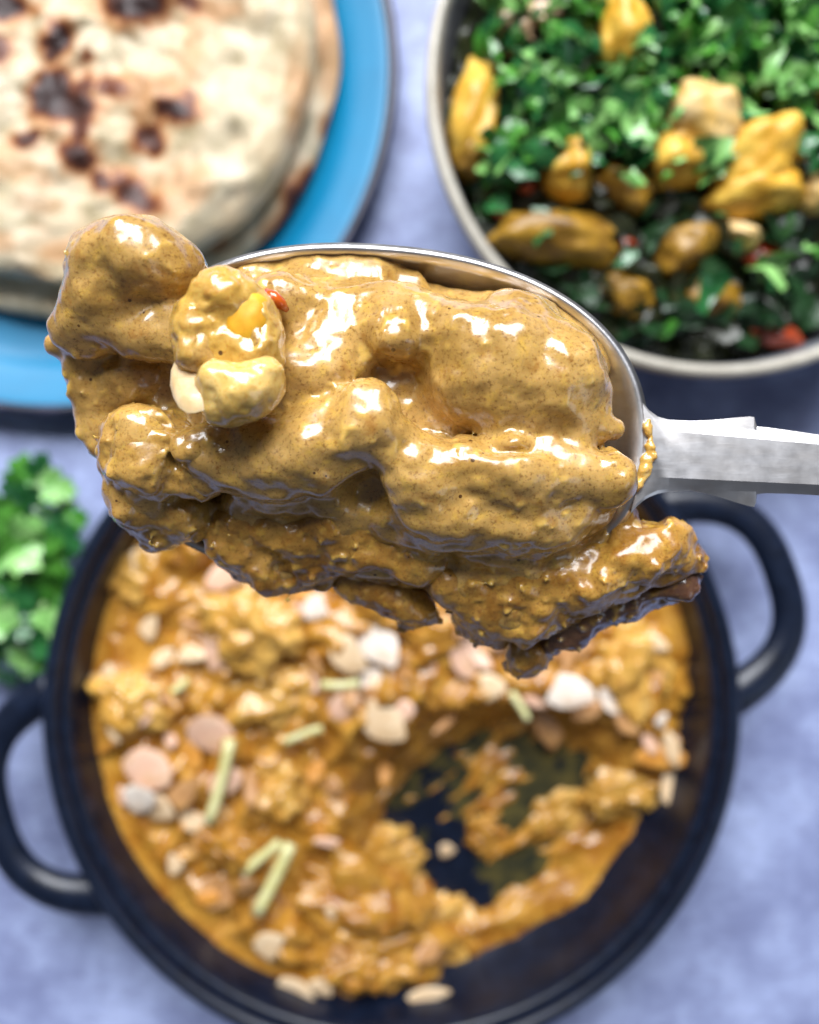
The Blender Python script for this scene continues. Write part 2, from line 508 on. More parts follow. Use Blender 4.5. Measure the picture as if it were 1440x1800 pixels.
def food(name, prims, layers, mat, label, cat, h=0.42, grow=None, group=None, kd=1.8, grain=0.85):
    """prims: ('e', px, py, dz, rx, ry, rz_mm, rot, k, tilt) / ('c', px, py, dz, r, px2, py2, dz2, r2, k) / ('s' ...) a hollow"""
    lo = np.full(3, 1e9); hi = np.full(3, -1e9)
    def ext(c, r):
        nonlocal lo, hi
        lo = np.minimum(lo, np.array(c) - r); hi = np.maximum(hi, np.array(c) + r)
    for p in prims:
        if p[0] == 'e': ext(pm(*p[1:4]), max(p[4] / PXMM, p[5] / PXMM, p[6]) + 2)
        if p[0] == 'c':
            ext(pm(*p[1:4]), p[4] / PXMM + 2); ext(pm(*p[5:8]), p[8] / PXMM + 2)
    F = Field(lo, hi, h)
    for sources, inset in ((prims, 0.0),) + (((grow, 0.75),) if grow else ()):
        for p in sources:
            if p[0] in 'es':
                op = 'add' if p[0] == 'e' else 'sub'
                rot = -R(p[7]) if len(p) > 7 else 0
                k = p[8] if len(p) > 8 else kd
                tl = R(p[9]) if len(p) > 9 else 0
                if inset and op == 'sub': continue
                F.ell(pm(*p[1:4]), (max(p[4] / PXMM - inset, .5), max(p[5] / PXMM - inset, .5), max(p[6] - inset, .5)), rot, k, tl, op)
            else:
                k = p[9] if len(p) > 9 else kd
                F.cap(pm(*p[1:4]), p[4] / PXMM - inset, pm(*p[5:8]), p[8] / PXMM - inset, k)
    F.noise(layers)
    if grain:
        idx = np.argwhere(np.abs(F.f) < 1.8); pp = F.lo + idx * h
        F.f[idx[:, 0], idx[:, 1], idx[:, 2]] -= (grain * grains(pp)).astype(np.float32)
    v, q = F.surface()
    gr = grains(v) if grain else np.zeros(len(v))
    v = v / 1000.0
    base = (float(v[:, 0].mean()), float(v[:, 1].mean()), float(v[:, 2].min()))
    o = mesh_np(name, v, q, mat, None, loc=base, colors={'grain': gr})
    return tag(o, label, cat, group)

# ================================================================== SETTING
tv = []; N = 40
for i in range(N + 1):
    for j in range(N + 1):
        tv.append((-0.6 + 1.2 * i / N, -0.6 + 1.2 * j / N, 0.0))
o = mesh_np("table", tv, grid_faces(N + 1, N + 1), M['table'])
tag(o, "blue grey mottled stone table top", "table", kind="structure")

# ================================================================== PAN
PZ = 0.040
pc = at(688, 1255, PZ)
PR = 620 * (CAM_H - PZ) / FPX           # outer rim radius
pan = empty("pan", (pc.x, pc.y, 0.0), "round black cast iron pan with two loop handles, holding the almond curry", "pan")
prof = smooth_prof([(0.0005, 0.001), (PR - 0.022, 0.001), (PR - 0.013, 0.004), (PR - 0.007, 0.016), (PR - 0.0042, 0.030),
                    (PR - 0.0035, 0.0345), (PR - 0.0062, 0.036), (PR - 0.0085, 0.0335), (PR - 0.0105, 0.020), (PR - 0.0165, 0.0085),
                    (PR - 0.024, 0.0058), (0.0005, 0.0058)], 4)
lathe("body", [(max(r, 0.0004), z) for r, z in prof], (pc.x, pc.y), M['iron'], pan, 160)
# rolled rim with a groove just inside it
rim = []
for k in range(14):
    a = 2 * math.pi * k / 14
    rim.append((PR - 0.0028 + 0.0028 * math.cos(a), PZ - 0.0032 + 0.0032 * math.sin(a)))
lathe("rim", rim, (pc.x, pc.y), M['iron'], pan, 160)
for sgn, mid, half in ((1, 19.0, 18.0), (-1, 195.5, 19.0)):
    pts = []; rad = []
    for k in range(33):
        t = -1 + 2 * k / 32
        a = R(mid + half * t * (1.0 - 0.10 * (1 - abs(t)) ))
        rr = PR - 0.003 + 0.0265 * (1 - abs(t) ** 3.2)
        pts.append((pc.x + rr * math.cos(a), pc.y + rr * math.sin(a), 0.029 + 0.002 * (1 - t * t)))
        rad.append(0.0056 + 0.0022 * abs(t) ** 4)
    tube("handle", pts, rad, M['iron'], pan, 16, loc=pan.location, squash=0.75)

# ---- the curry in the pan: a height field that thins out to the bare floor where it was scooped
def pan_px(x, y, z=0.028):
    d = (CAM_H - z) / FPX
    return 720 + x / d, 900 - y / d
NG = 330
RC = PR - 0.0075
gx = np.linspace(-RC, RC, NG)
X, Y = np.meshgrid(gx + pc.x, gx + pc.y, indexing='ij')
rr = np.hypot(X - pc.x, Y - pc.y)
PXx, PXy = pan_px(X, Y)
flat = np.stack([X.ravel(), Y.ravel(), np.zeros(X.size)], 1)
def fn(freq, octv=3, off=0.0, stretch=None, ang=0.0):
    p = flat.copy()
    if stretch:
        c, s = math.cos(ang), math.sin(ang)
        u = c * p[:, 0] + s * p[:, 1]; w = -s * p[:, 0] + c * p[:, 1]
        p = np.stack([u * stretch, w, p[:, 2]], 1)
    return fbm(p * freq + off, octv).reshape(X.shape)
lumpy = np.abs(fn(75, 2, 3.0))
thick = 16.5 + 15.0 * (fn(38, 2, 1.0)) + 11.0 * lumpy + 2.0 * fn(130, 2, 9.0)
def sblob(cx, cy, rx, ry, rot):
    a = R(rot); dx, dy = PXx - cx, PXy - cy
    u = (math.cos(a) * dx + math.sin(a) * dy) / rx; w = (-math.sin(a) * dx + math.cos(a) * dy) / ry
    return np.sqrt(u * u + w * w)
def smoothstep(a, b, x):
    t = np.clip((x - a) / (b - a), 0, 1); return t * t * (3 - 2 * t)
scoop = 1 - smoothstep(0.60, 1.35, sblob(870, 1455, 250, 170, -22))
scoop = np.maximum(scoop, 1 - smoothstep(0.6, 1.3, sblob(920, 1560, 130, 62, -40)))
scoop = np.maximum(scoop, 1 - smoothstep(0.7, 1.25, sblob(840, 1590, 90, 75, -30)))
rightish = smoothstep(560, 800, PXx)
edge_line = (PXx * 0.70 + PXy * 0.714) - 1935      # beyond this, towards the lower right, the pan is bare
bare = smoothstep(-90, 60, edge_line + 420 * fn(40, 2, 5.5))
streak = fn(55, 3, 21.0, 0.35, R(35)) * 0.6 + fn(140, 3, 31.0, 0.4, R(30)) * 0.45
pool = 15.0 + 1.2 * fn(60, 2, 44.0)                 # level of the runny sauce between the lumps
thick = np.maximum(thick, pool)
thick = thick * (1 - 0.66 * rightish * smoothstep(-330, -60, edge_line + 150 * fn(30, 2, 61.0)))
hh = thick * (1 - scoop) ** 1.3 - 1.6 * scoop + scoop * 13 * streak
hh = hh * (1 - bare) - 3.0 * bare + 7.0 * bare * (1 - bare) * (streak * 3)
lower = smoothstep(1560, 1800, PXy); hh = hh - 4.0 * lower * (1 - scoop) * rightish
near_wall = smoothstep(RC - 0.016, RC - 0.006, rr)
hh = np.where(hh > 10, hh * (1 - near_wall) + np.minimum(hh, 16.0 + 1.0 * fn(40, 2, 91.0)) * near_wall, hh)
wall = smoothstep(RC - 0.012, RC, rr)               # sauce meets the sloping wall
Z = 0.0058 + hh / 1000.0
Z = np.where(rr > RC - 0.016, np.maximum(Z, 0.0045), Z)
keep_v = (hh > -0.25) & (rr < RC)
ids = np.arange(NG * NG).reshape(NG, NG)
q = np.stack([ids[:-1, :-1], ids[1:, :-1], ids[1:, 1:], ids[:-1, 1:]], -1).reshape(-1, 4)
kv = keep_v.ravel(); q = q[kv[q].all(1)]
used = np.zeros(NG * NG, bool); used[q.ravel()] = True
remap = np.cumsum(used) - 1
verts = np.stack([X.ravel(), Y.ravel(), Z.ravel()], 1)[used]
o = mesh_np("curry", verts, remap[q], M['curry'], None, loc=(pc.x, pc.y, 0.006))
tag(o, "thick orange brown curry spread in the black pan, scooped bare at lower right", "curry")
# what the scooping spoon left behind: a thin film with bare streaks
film = (scoop > 0.25) | (bare > 0.1)
fm = film & (rr < PR - 0.026) & ((streak * 1.4 + 0.9 * fn(30, 2, 71.0) + 0.12 * fn(300, 2, 5.0)) > -0.24)
kv = fm.ravel(); q2 = np.stack([ids[:-1, :-1], ids[1:, :-1], ids[1:, 1:], ids[:-1, 1:]], -1).reshape(-1, 4)
q2 = q2[kv[q2].all(1)]
used = np.zeros(NG * NG, bool); used[q2.ravel()] = True
remap = np.cumsum(used) - 1
o = mesh_np("sauce_film", np.stack([X.ravel(), Y.ravel(), np.full(X.size, 0.00605) + 0.0002 * fn(120, 2, 81.0).ravel()], 1)[used], remap[q2], M['film'], None, loc=(pc.x, pc.y, 0.006))
tag(o, "thin olive film of sauce smeared on the bare pan floor", "sauce")
def curry_z(px, py):
    p = at(px, py, 0.028)
    i = int(np.clip(round((p.x - pc.x + RC) / (2 * RC) * (NG - 1)), 0, NG - 1)); j = int(np.clip(round((p.y - pc.y + RC) / (2 * RC) * (NG - 1)), 0, NG - 1))
    return max(Z[i, j], 0.006)

# chicken lumps in the pan
for k, (px, py, rx, ry, rz, rot, lab) in enumerate([
    (490, 1395, 70, 62, 11, 0, "round pale chicken lump right of the long ginger stick in the pan"),
    (630, 1590, 130, 85, 13, 20, "large sauce coated chicken lump at bottom centre of the pan"),
    (690, 1500, 80, 60, 10, -10, "chicken lump on the left edge of the scooped hollow"),
    (780, 1640, 70, 75, 11, 0, "yellowish chicken lump below the scooped hollow, near the pan's bottom rim"),
    (640, 1690, 95, 55, 10, 0, "chicken lump lowest in the pan beside the bottom rim"),
    (230, 1240, 70, 60, 9, 30, "chicken lump against the pan's left wall, above the toasted flakes"),
    (470, 1230, 95, 60, 9, -15, "reddish brown chicken lump left of the pan's middle"),
    (760, 1120, 90, 60, 10, 10, "chicken lump in the pan just under the hanging spoonful"),
    (1110, 1180, 70, 90, 9, 0, "chicken lump near the pan's right wall"),
    (1100, 1390, 75, 45, 9, -8, "pale chicken lump right of the scooped hollow"),
    (850, 1465, 36, 38, 6, 0, "small orange chicken bit alone in the scooped hollow"),
    (985, 1425, 62, 45, 6, -30, "flat chicken piece at the hollow's right edge"),
    (440, 1110, 90, 70, 9, 40, "chicken lump in the upper left of the pan"),
    (400, 1490, 70, 35, 8, 30, "long chicken piece below the white almond flakes at left"),
    (230, 1010, 60, 60, 7, 0, "chicken lump at the pan's top left wall"),
]):
    z = curry_z(px, py); d = (CAM_H - z) / FPX
    p = at(px, py, z)
    o = blob("chicken_chunk", (p.x, p.y, z - rz * 0.0002), (rx * d * .92, ry * d * .92, rz / 1000 * 0.85), M['pan_meat'] if k % 3 != 1 else M['curry'], k + 3, (0.1, 0.1, -R(rot)), 5, 0.42, 1.5, 0.12)
    tag(o, lab, "chicken", "chicken pieces in the pan")

# almond flakes: thin slightly cupped ovals
def flake(name, c, la, wa, th, rot, mat, seed, tilt=(0, 0), cup=0.12, whole=False):
    v = []; f = []
    nr, na = 5, 20
    rs = np.random.default_rng(seed)
    w1, w2 = rs.uniform(-.10, .10, 2); ph = rs.uniform(0, 6)
    cut = rs.uniform(.25, .75) if rs.random() < .6 and not whole else 2.0; ca_ = rs.choice([-1, 1]); sl = rs.uniform(-.5, .5)
    from mathutils import Euler
    mt = Euler((tilt[0], tilt[1], rot)).to_matrix()
    for side in (1, -1):
        for i in range(nr + 1):
            s = i / nr
            for k in range(na):
                a = 2 * math.pi * k / na
                e = 1 + w1 * math.cos(2 * a + ph) + 0.5 * w2 * math.cos(3 * a) + 0.10 * math.cos(a) + 0.02 * math.cos(5 * a + 2 * ph)
                edge = math.sqrt(max(0.0, 1 - s ** 8))
                x = la * s * e * math.cos(a); y = wa * s * e * math.sin(a) * (1.0 - 0.42 * max(0.0, math.cos(a)) ** 2)
                lim = la * (cut + sl * y / wa * .5)          # many flakes are broken off straight
                if x * ca_ > lim: x = ca_ * lim
                z = cup * la * (x / la) ** 2 + side * th * 0.5 * edge
                p = mt @ Vector((x, y, z)); v.append((p.x + c[0], p.y + c[1], p.z + c[2]))
    b = (nr + 1) * na
    for base, flip in ((0, False), (b, True)):
        for i in range(nr):
            for k in range(na):
                q = (base + i * na + k, base + (i + 1) * na + k, base + (i + 1) * na + (k + 1) % na, base + i * na + (k + 1) % na)
                f.append(tuple(reversed(q)) if flip else q)
    return mesh_np(name, v, f, mat, None, loc=c)

FLAKES = [
    # px, py, half length, half width, rot(deg, counter-clockwise), material, label
    (555, 1068, 27, 22, 30, 'almond_white', "small white almond flake below the notch in the hanging spoonful"),
    (665, 1130, 42, 33, -50, 'almond_white', "large bright white almond flake near the pan's middle, under the spoonful"),
    (615, 1150, 34, 36, 20, 'almond', "cream almond flake tucked left of the large bright white one"),
    (650, 1195, 45, 20, 5, 'almond_white', "greyish flat flake just below the large bright white one"),
    (385, 1145, 50, 34, 100, 'almond_pink', "big upright toasted flake in the upper left of the pan"),
    (258, 1110, 34, 16, 55, 'almond', "narrow cream almond sliver high at the pan's left"),
    (285, 1158, 22, 14, 40, 'almond', "small cream almond bit under the narrow sliver at left"),
    (330, 1148, 30, 16, -10, 'almond', "pale almond bit left of the big upright toasted flake"),
    (372, 1290, 46, 34, -40, 'almond_pink', "pink toasted flake at the top end of the long ginger stick"),
    (258, 1350, 46, 34, -30, 'almond_pink', "rounded toasted flake left of the long ginger stick"),
    (240, 1405, 36, 30, 10, 'almond_white', "white almond flake nearest the pan's left wall"),
    (275, 1418, 30, 27, -20, 'almond', "white almond flake overlapping the one at the left wall"),
    (318, 1400, 48, 20, 45, 'almond_tan', "tan almond flake leaning between white flakes at left"),
    (340, 1435, 26, 24, 70, 'almond', "white almond flake at the lower end of the long ginger stick"),
    (336, 1330, 28, 18, 110, 'almond_orange', "orange stained almond flake between two toasted ones"),
    (612, 1238, 38, 24, 40, 'almond_pink', "pale pink flake below the green tinged ginger stick"),
    (668, 1265, 46, 34, -30, 'almond', "cream almond flake above the hollow's upper left corner"),
    (705, 1250, 24, 18, 10, 'almond_pink', "toasted flake touching the cream one above the hollow"),
    (818, 1150, 44, 26, 95, 'almond_pink', "upright pink flake left of the spoonful's lowest drip"),
    (858, 1208, 27, 24, 0, 'almond', "small round cream flake under the spoonful's lowest drip"),
    (992, 1215, 48, 29, -8, 'almond_white', "large pale pink white oval flake in the right half of the pan"),
    (1074, 1222, 36, 20, 100, 'almond_white', "upright white flake right of the large pale oval"),
    (1030, 1250, 28, 16, 20, 'almond_tan', "tan flake under the large pale oval"),
    (965, 1285, 46, 20, -55, 'almond_tan', "brown flake slanting above the hollow's upper right"),
    (1100, 1270, 40, 16, -60, 'almond_tan', "thin brown flake sunk near the pan's right side"),
    (1166, 1268, 14, 16, 0, 'almond_white', "tiny white almond bit by the pan's right wall"),
    (1160, 1332, 50, 20, -6, 'almond_orange', "golden brown flake lying against the pan's right wall"),
    (1178, 1388, 20, 30, 0, 'almond', "white flake tip at the right wall below the golden brown flake"),
    (392, 1580, 50, 28, -55, 'almond_tan', "tan flake at the lower left, left of the forked ginger"),
    (480, 1665, 34, 30, -30, 'almond', "grey translucent flake at the lower left wall"),
    (512, 1745, 42, 30, -20, 'almond', "yellowish cream almond chunk on the pan's bottom left edge"),
    (568, 1735, 28, 15, -25, 'almond', "cream sliver beside the chunk on the bottom left edge"),
    (745, 1752, 40, 16, 15, 'almond', "cream flake at the pan's bottom rim below the lumps"),
    (782, 1495, 16, 14, 0, 'almond', "tiny white almond bit in the hollow's left side"),
    (400, 1010, 44, 22, 20, 'almond_pink', "pink flake peeking out under the spoonful at upper left"),
    (455, 1020, 40, 16, -20, 'almond', "long white flake peeking out under the spoonful"),
    (255, 985, 36, 22, 5, 'almond', "pale flake at the pan's top left under the spoonful"),
    (520, 1075, 14, 14, 0, 'almond_pink', "tiny pink almond bit left of the small white flake"),
    (395, 1375, 30, 22, 30, 'almond_pink', "toasted flake just right of the long ginger stick"),
    (190, 1190, 22, 15, 80, 'almond', "small pale bit by the pan's upper left wall"),
    (170, 1212, 26, 16, 90, 'almond', "yellowish bit closest to the pan's left wall"),
    (435, 1180, 30, 16, -30, 'almond_tan', "tan sliver right below the big upright toasted flake"),
    (880, 1120, 30, 18, 30, 'almond_pink', "pink flake partly hidden left of the lowest drip"),
    (1000, 1140, 40, 20, 10, 'almond_tan', "tan flake right of the spoonful's lowest drip"),
]
for k, (px, py, a, b, rot, mt, lab) in enumerate(FLAKES):
    z = curry_z(px, py) + 0.0022; d = (CAM_H - z) / FPX
    if py > 1650: z = max(z, 0.019)
    p = at(px, py, z)
    o = flake("almond_flake", (p.x, p.y, p.z), a * 1.08 * d, b * 1.02 * d, 0.0010, R(rot), M[mt], k, (random.uniform(-.28, .28), random.uniform(-.25, .25)))
    tag(o, lab, "almond", "almond flakes on the pan curry")

sh_rs = np.random.default_rng(21); ns_ = 0
while ns_ < 60:
    px, py = sh_rs.uniform(170, 1200), sh_rs.uniform(990, 1740)
    if math.hypot(px - 690, py - 1240) > 500: continue
    z = curry_z(px, py)
    if z < 0.016: continue
    d = (CAM_H - z) / FPX; p = at(px, py, z + 0.0015)
    o = flake("almond_shard", (p.x, p.y, p.z), sh_rs.uniform(18, 36) * d, sh_rs.uniform(7, 17) * d, 0.0018, sh_rs.uniform(0, 6.3), M[['almond', 'almond_tan', 'almond_pink', 'almond_orange', 'almond_tan'][ns_ % 5]], 100 + ns_, (sh_rs.uniform(-.5, .5), sh_rs.uniform(-.5, .5)))
    tag(o, "small stained almond shard half sunk in the pan curry", "almond", "small almond shards in the pan curry")
    ns_ += 1

# ginger sticks
for k, (x1, y1, x2, y2, w, lab) in enumerate([
    (405, 1300, 366, 1448, 13, "longest ginger stick, upright at the left of the pan"),
    (508, 1482, 455, 1608, 15, "thick ginger stick, right arm of the fork at lower left"),
    (490, 1478, 432, 1538, 11, "short ginger stick, left arm of the fork at lower left"),
    (565, 1204, 632, 1200, 10, "green tinged ginger stick below the large white flake"),
    (568, 1284, 500, 1302, 9, "ginger stick lying flat in the middle left of the pan"),
    (902, 1215, 925, 1268, 9, "thin ginger stick above the hollow, left of the pale oval flake"),
    (330, 1195, 300, 1215, 8, "short ginger bit at the upper left of the pan"),
]):
    z = max(curry_z(x1, y1), curry_z(x2, y2), curry_z((x1 + x2) / 2, (y1 + y2) / 2)) + 0.003
    pa, pb = at(x1, y1, z), at(x2, y2, z + 0.001)
    n = 7; pts = []
    side = Vector((-(pb - pa).y, (pb - pa).x, 0)).normalized()
    for i in range(n):
        t = i / (n - 1); pts.append(pa.lerp(pb, t) + side * 0.0007 * math.sin(t * 3.1 + k))
    o = tube("ginger_stick", pts, [0.0017 * w / 11] * n, M['ginger'], None, 6, loc=pa, squash=0.7)
    tag(o, lab, "ginger", "ginger sticks on the pan curry")

# ================================================================== PLATE AND FLATBREADS
lz = 0.013
lc = at(88, 118, lz); LR = 610 * (CAM_H - lz) / FPX
plate = empty("plate", (lc.x, lc.y, 0.0), "turquoise plate with a thin dark rim under the flatbreads", "plate")
lathe("dish", smooth_prof([(0.0004, 0.001), (LR - 0.035, 0.001), (LR - 0.014, 0.006), (LR - 0.0035, 0.0112), (LR - 0.0032, 0.0128), (LR - 0.016, 0.0092),
                           (LR - 0.034, 0.0048), (0.0004, 0.0045)], 4), (lc.x, lc.y), M['plate'], plate, 160)
lathe("rim", [(LR - 0.0016 + 0.0021 * math.cos(a), lz - 0.0012 + 0.0018 * math.sin(a)) for a in [2 * math.pi * k / 10 for k in range(10)]],
      (lc.x, lc.y), M['plate_edge'], plate, 160)

def flatbread(label, cx, cy, rpx, z0, th, seed, spots, lobes):
    zc = z0 + th; d = (CAM_H - zc) / FPX
    c = at(cx, cy, zc); rad = rpx * d
    n = 150; na = 180
    v = []; rs = []; 
    ang = np.linspace(0, 2 * math.pi, na, endpoint=False)
    out = 1 + 0.022 * np.array(fbm(np.stack([np.cos(ang) * 1.3 + seed, np.sin(ang) * 1.3, ang * 0], 1), 3)) * 2
    for a0, amp, wd in lobes:
        out += amp * np.exp(-((np.angle(np.exp(1j * (ang - R(a0))))) / R(wd)) ** 2)
    S = np.concatenate([np.linspace(0.002, 0.9, 64), np.linspace(0.91, 1.0, 14)])
    A, SS = np.meshgrid(ang, S, indexing='ij'); OO = out[:, None]
    x = rad * OO * SS * np.cos(A); y = rad * OO * SS * np.sin(A)
    P = np.stack([x.ravel(), y.ravel(), np.full(x.size, seed * 3.3)], 1)
    edge = np.sqrt(np.clip(1 - np.clip((SS - 0.86) / 0.14, 0, 1) ** 2, 0, 1))
    bub = fbm(P * 55, 3).reshape(x.shape) * 0.0060 + np.maximum(fbm(P * 110 + 5, 2).reshape(x.shape), 0) * 0.0030
    top = z0 + th * 0.45 + edge * (th * 0.55 + bub)
    bot = z0 + th * 0.45 - edge * th * 0.45
    X, Yw = x + c.x, y + c.y
    # browning and char where the bubbles touched the griddle
    dd = (CAM_H - top) / FPX
    px = 720 + X / dd; py = 900 - Yw / dd
    brk = fbm(P * 190 + 61, 3).reshape(x.shape)
    wob = fbm(P * 90 + 9, 3).reshape(x.shape); wob2 = fbm(P * 90 + 39, 3).reshape(x.shape)
    toast = np.clip(fbm(P * 45 + 20, 3).reshape(x.shape) * 1.8 - 0.40, 0, 1) * 0.6; char = np.zeros_like(x)
    for sx, sy, ra, rb, rot, strength in spots:
        ux = px + 20 * wob - sx; uy = py + 20 * wob2 - sy; a = R(rot)
        u = (math.cos(a) * ux + math.sin(a) * uy) / ra; w = (-math.sin(a) * ux + math.cos(a) * uy) / rb
        q = np.sqrt(u * u + w * w) + 0.55 * brk
        toast = np.maximum(toast, (1 - smoothstep(1.0, 2.1, q)) * min(1, strength + 0.25) * 0.9)
        if strength > 0.5: char = np.maximum(char, (1 - smoothstep(0.60, 1.45, q)) * strength)
    nv = len(S); tot = na * nv
    vt = np.stack([X.ravel(), Yw.ravel(), top.ravel()], 1); vb = np.stack([X.ravel(), Yw.ravel(), bot.ravel()], 1)
    f1 = grid_faces(na, nv, close_u=True); f2 = [tuple(i + tot for i in reversed(f)) for f in f1]
    f3 = [(i * nv + nv - 1, ((i + 1) % na) * nv + nv - 1, tot + ((i + 1) % na) * nv + nv - 1, tot + i * nv + nv - 1) for i in range(na)]
    fl = np.array([tuple(reversed(f)) for f in f1] + [tuple(reversed(f)) for f in f2] + f3)
    z2 = np.zeros(tot)
    o = mesh_np("flatbread", np.concatenate([vt, vb]), fl, M['naan'], None, loc=(c.x, c.y, z0),
                colors={"toast": np.concatenate([toast.ravel(), toast.ravel()]), "char": np.concatenate([char.ravel(), z2])})
    return tag(o, label, "flatbread")

flatbread("lower charred flatbread showing only at its edge under the other", 125, 92, 462, 0.0062, 0.010, 2.0,
          [(540, 350, 30, 40, 0, .9), (590, 225, 16, 26, 0, .7), (375, 420, 22, 14, 0, .8), (575, 30, 30, 60, 0, .4), (500, 400, 30, 20, -40, .6), (590, 120, 20, 40, 0, .3)], [(5, 0.01, 20)])
SP = [(240, 5, 48, 34, 0, 1), (100, 70, 20, 34, 20, 1), (88, 165, 30, 46, 20, 1), (125, 185, 40, 26, 0, .95), (150, 150, 22, 16, -30, .7), (310, 188, 34, 19, 0, 1), (262, 243, 24, 24, 0, .85),
      (142, 278, 30, 24, 30, .95), (176, 320, 16, 14, 0, .85), (238, 342, 44, 24, 35, .9), (12, 12, 36, 22, 0, 1), (0, 85, 20, 20, 0, .7), (46, 244, 22, 12, -20, .9), (140, 220, 14, 30, 0, .75),
      (320, 325, 30, 36, 20, .35), (345, 60, 14, 60, 10, .45), (380, 20, 30, 14, 0, .4), (530, 190, 17, 60, -4, .32), (235, 150, 45, 16, 0, .5), (300, 150, 20, 16, 0, .5), (195, 155, 26, 18, 0, .55), (200, 400, 50, 14, -18, .5),
      (120, 438, 40, 14, -15, .35), (300, 365, 22, 18, 0, .4), (20, 290, 30, 16, 0, .25), (60, 310, 24, 14, 0, .25), (0, 425, 25, 12, 0, .3), (270, 0, 90, 12, 0, .5), (330, 2, 24, 16, 0, .7), (155, 100, 10, 10, 0, .8), (250, 190, 12, 20, 0, .5), (70, 355, 30, 12, 0, .2)]
flatbread("upper pale flatbread with dark charred blisters, on top of the turquoise plate", 105, 62, 428, 0.0168, 0.0125, 5.0, SP, [(-35, 0.035, 22), (8, 0.03, 30)])

# ================================================================== BOWL OF POTATO AND SPINACH
BZ = 0.060
bc = at(1268, 142, BZ); BR = 520 * (CAM_H - BZ) / FPX
bowl = empty("bowl", (bc.x, bc.y, 0.0), "grey stoneware bowl with a cream rim, full of potatoes and greens", "bowl")
lathe("body", smooth_prof([(0.0004, 0.002), (0.034, 0.001), (0.052, 0.006), (BR - 0.010, 0.024), (BR - 0.0035, 0.042), (BR - 0.0015, 0.0565), (BR - 0.0042, 0.0572),
                           (BR - 0.0062, 0.045), (BR - 0.0125, 0.028), (0.052, 0.012), (0.0004, 0.009)], 4), (bc.x, bc.y), M['bowl'], bowl, 160)
lathe("rim", smooth_prof([(BR - 0.0002, 0.0562), (BR, 0.0590), (BR - 0.0014, 0.0602), (BR - 0.0030, 0.0598), (BR - 0.0040, 0.0568), (BR - 0.002, 0.0552)], 4), (bc.x, bc.y), M['bowl_rim'], bowl, 160)

def food_z(x, y):
    """top of the bowl's food"""
    r = np.hypot(x - bc.x, y - bc.y) / BR
    low = np.clip((bc.y - y) / BR, 0, 1)
    return 0.049 + 0.011 * (1 - r ** 2) - 0.004 * low
nb = 120
g1 = np.linspace(-BR * 0.93, BR * 0.93, nb)
X, Y = np.meshgrid(g1 + bc.x, g1 + bc.y, indexing='ij')
P = np.stack([X.ravel(), Y.ravel(), X.ravel() * 0], 1)
Zb = food_z(X, Y) - 0.006 + (fbm(P * 60, 3) * 0.010 + np.abs(fbm(P * 130 + 4, 2)) * 0.006).reshape(X.shape)
ids = np.arange(nb * nb).reshape(nb, nb)
q = np.stack([ids[:-1, :-1], ids[1:, :-1], ids[1:, 1:], ids[:-1, 1:]], -1).reshape(-1, 4)
okv = (np.hypot(X - bc.x, Y - bc.y) < BR * 0.92).ravel(); q = q[okv[q].all(1)]
o = mesh_np("cooked_spinach", np.stack([X.ravel(), Y.ravel(), Zb.ravel()], 1), q, M['spinach'], None)
tag(o, "dark cooked spinach filling the bowl between the potatoes", "spinach", kind="stuff")

def leaf_patch(rs, size, seg=5, curl=0.5):
    """an irregular torn leaf piece, bent; returns verts, faces"""
    n = 9; v = [(0, 0, 0)]; 
    b1, b2 = rs.uniform(-curl, curl, 2)
    for ring, s in ((1, 0.5), (2, 1.0)):
        for k in range(n):
            a = 2 * math.pi * k / n
            r = s * size * (rs.uniform(0.35, 1.25) if ring == 2 else 1)
            x, y = r * math.cos(a) * 1.25, r * math.sin(a) * 0.8
            z = (b1 * x * x + b2 * y * y + rs.uniform(-.25, .25) * x * y) / size + rs.uniform(-.08, .08) * size * ring
            v.append((x, y, z))
    f = [(0, 1 + k, 1 + (k + 1) % n) for k in range(n)]
    f += [(1 + k, 1 + n + k, 1 + n + (k + 1) % n, 1 + (k + 1) % n) for k in range(n)]
    return np.array(v), f

from mathutils import Euler
def scatter_leaves(name, label, cat, mats, spots, seed):
    rs = np.random.default_rng(seed)
    V = []; Fc = []; mi = []; off = 0
    for (x, y, z, s, m, tl) in spots:
        v, f = leaf_patch(rs, s)
        e = np.array(Euler((rs.uniform(-tl, tl), rs.uniform(-tl, tl), rs.uniform(0, 6.3))).to_matrix())
        V.append(v @ e.T + np.array((x, y, z))); Fc += [tuple(i + off for i in q) for q in f]; mi += [m] * len(f); off += len(v)
    o = mesh_np(name, np.concatenate(V), Fc, mats[0])
    for m in mats[1:]: o.data.materials.append(m)
    o.data.polygons.foreach_set("material_index", np.array(mi, dtype=np.int32))
    return tag(o, label, cat, kind="stuff")

rs = np.random.default_rng(11)
sp = []
while len(sp) < 520:
    x, y = bc.x + rs.uniform(-BR, BR), bc.y + rs.uniform(-BR, BR)
    if math.hypot(x - bc.x, y - bc.y) > BR * 0.88 or y > 0.215 or x > 0.17: continue
    sp.append((x, y, food_z(x, y) - 0.001 + rs.uniform(-.004, .003), rs.uniform(.004, .009), int(rs.integers(0, 2)), 0.8))
scatter_leaves("spinach_leaves", "wilted dark spinach leaves among the potatoes in the bowl", "spinach", [M['spinach'], M['spinach_green']], sp, 12)

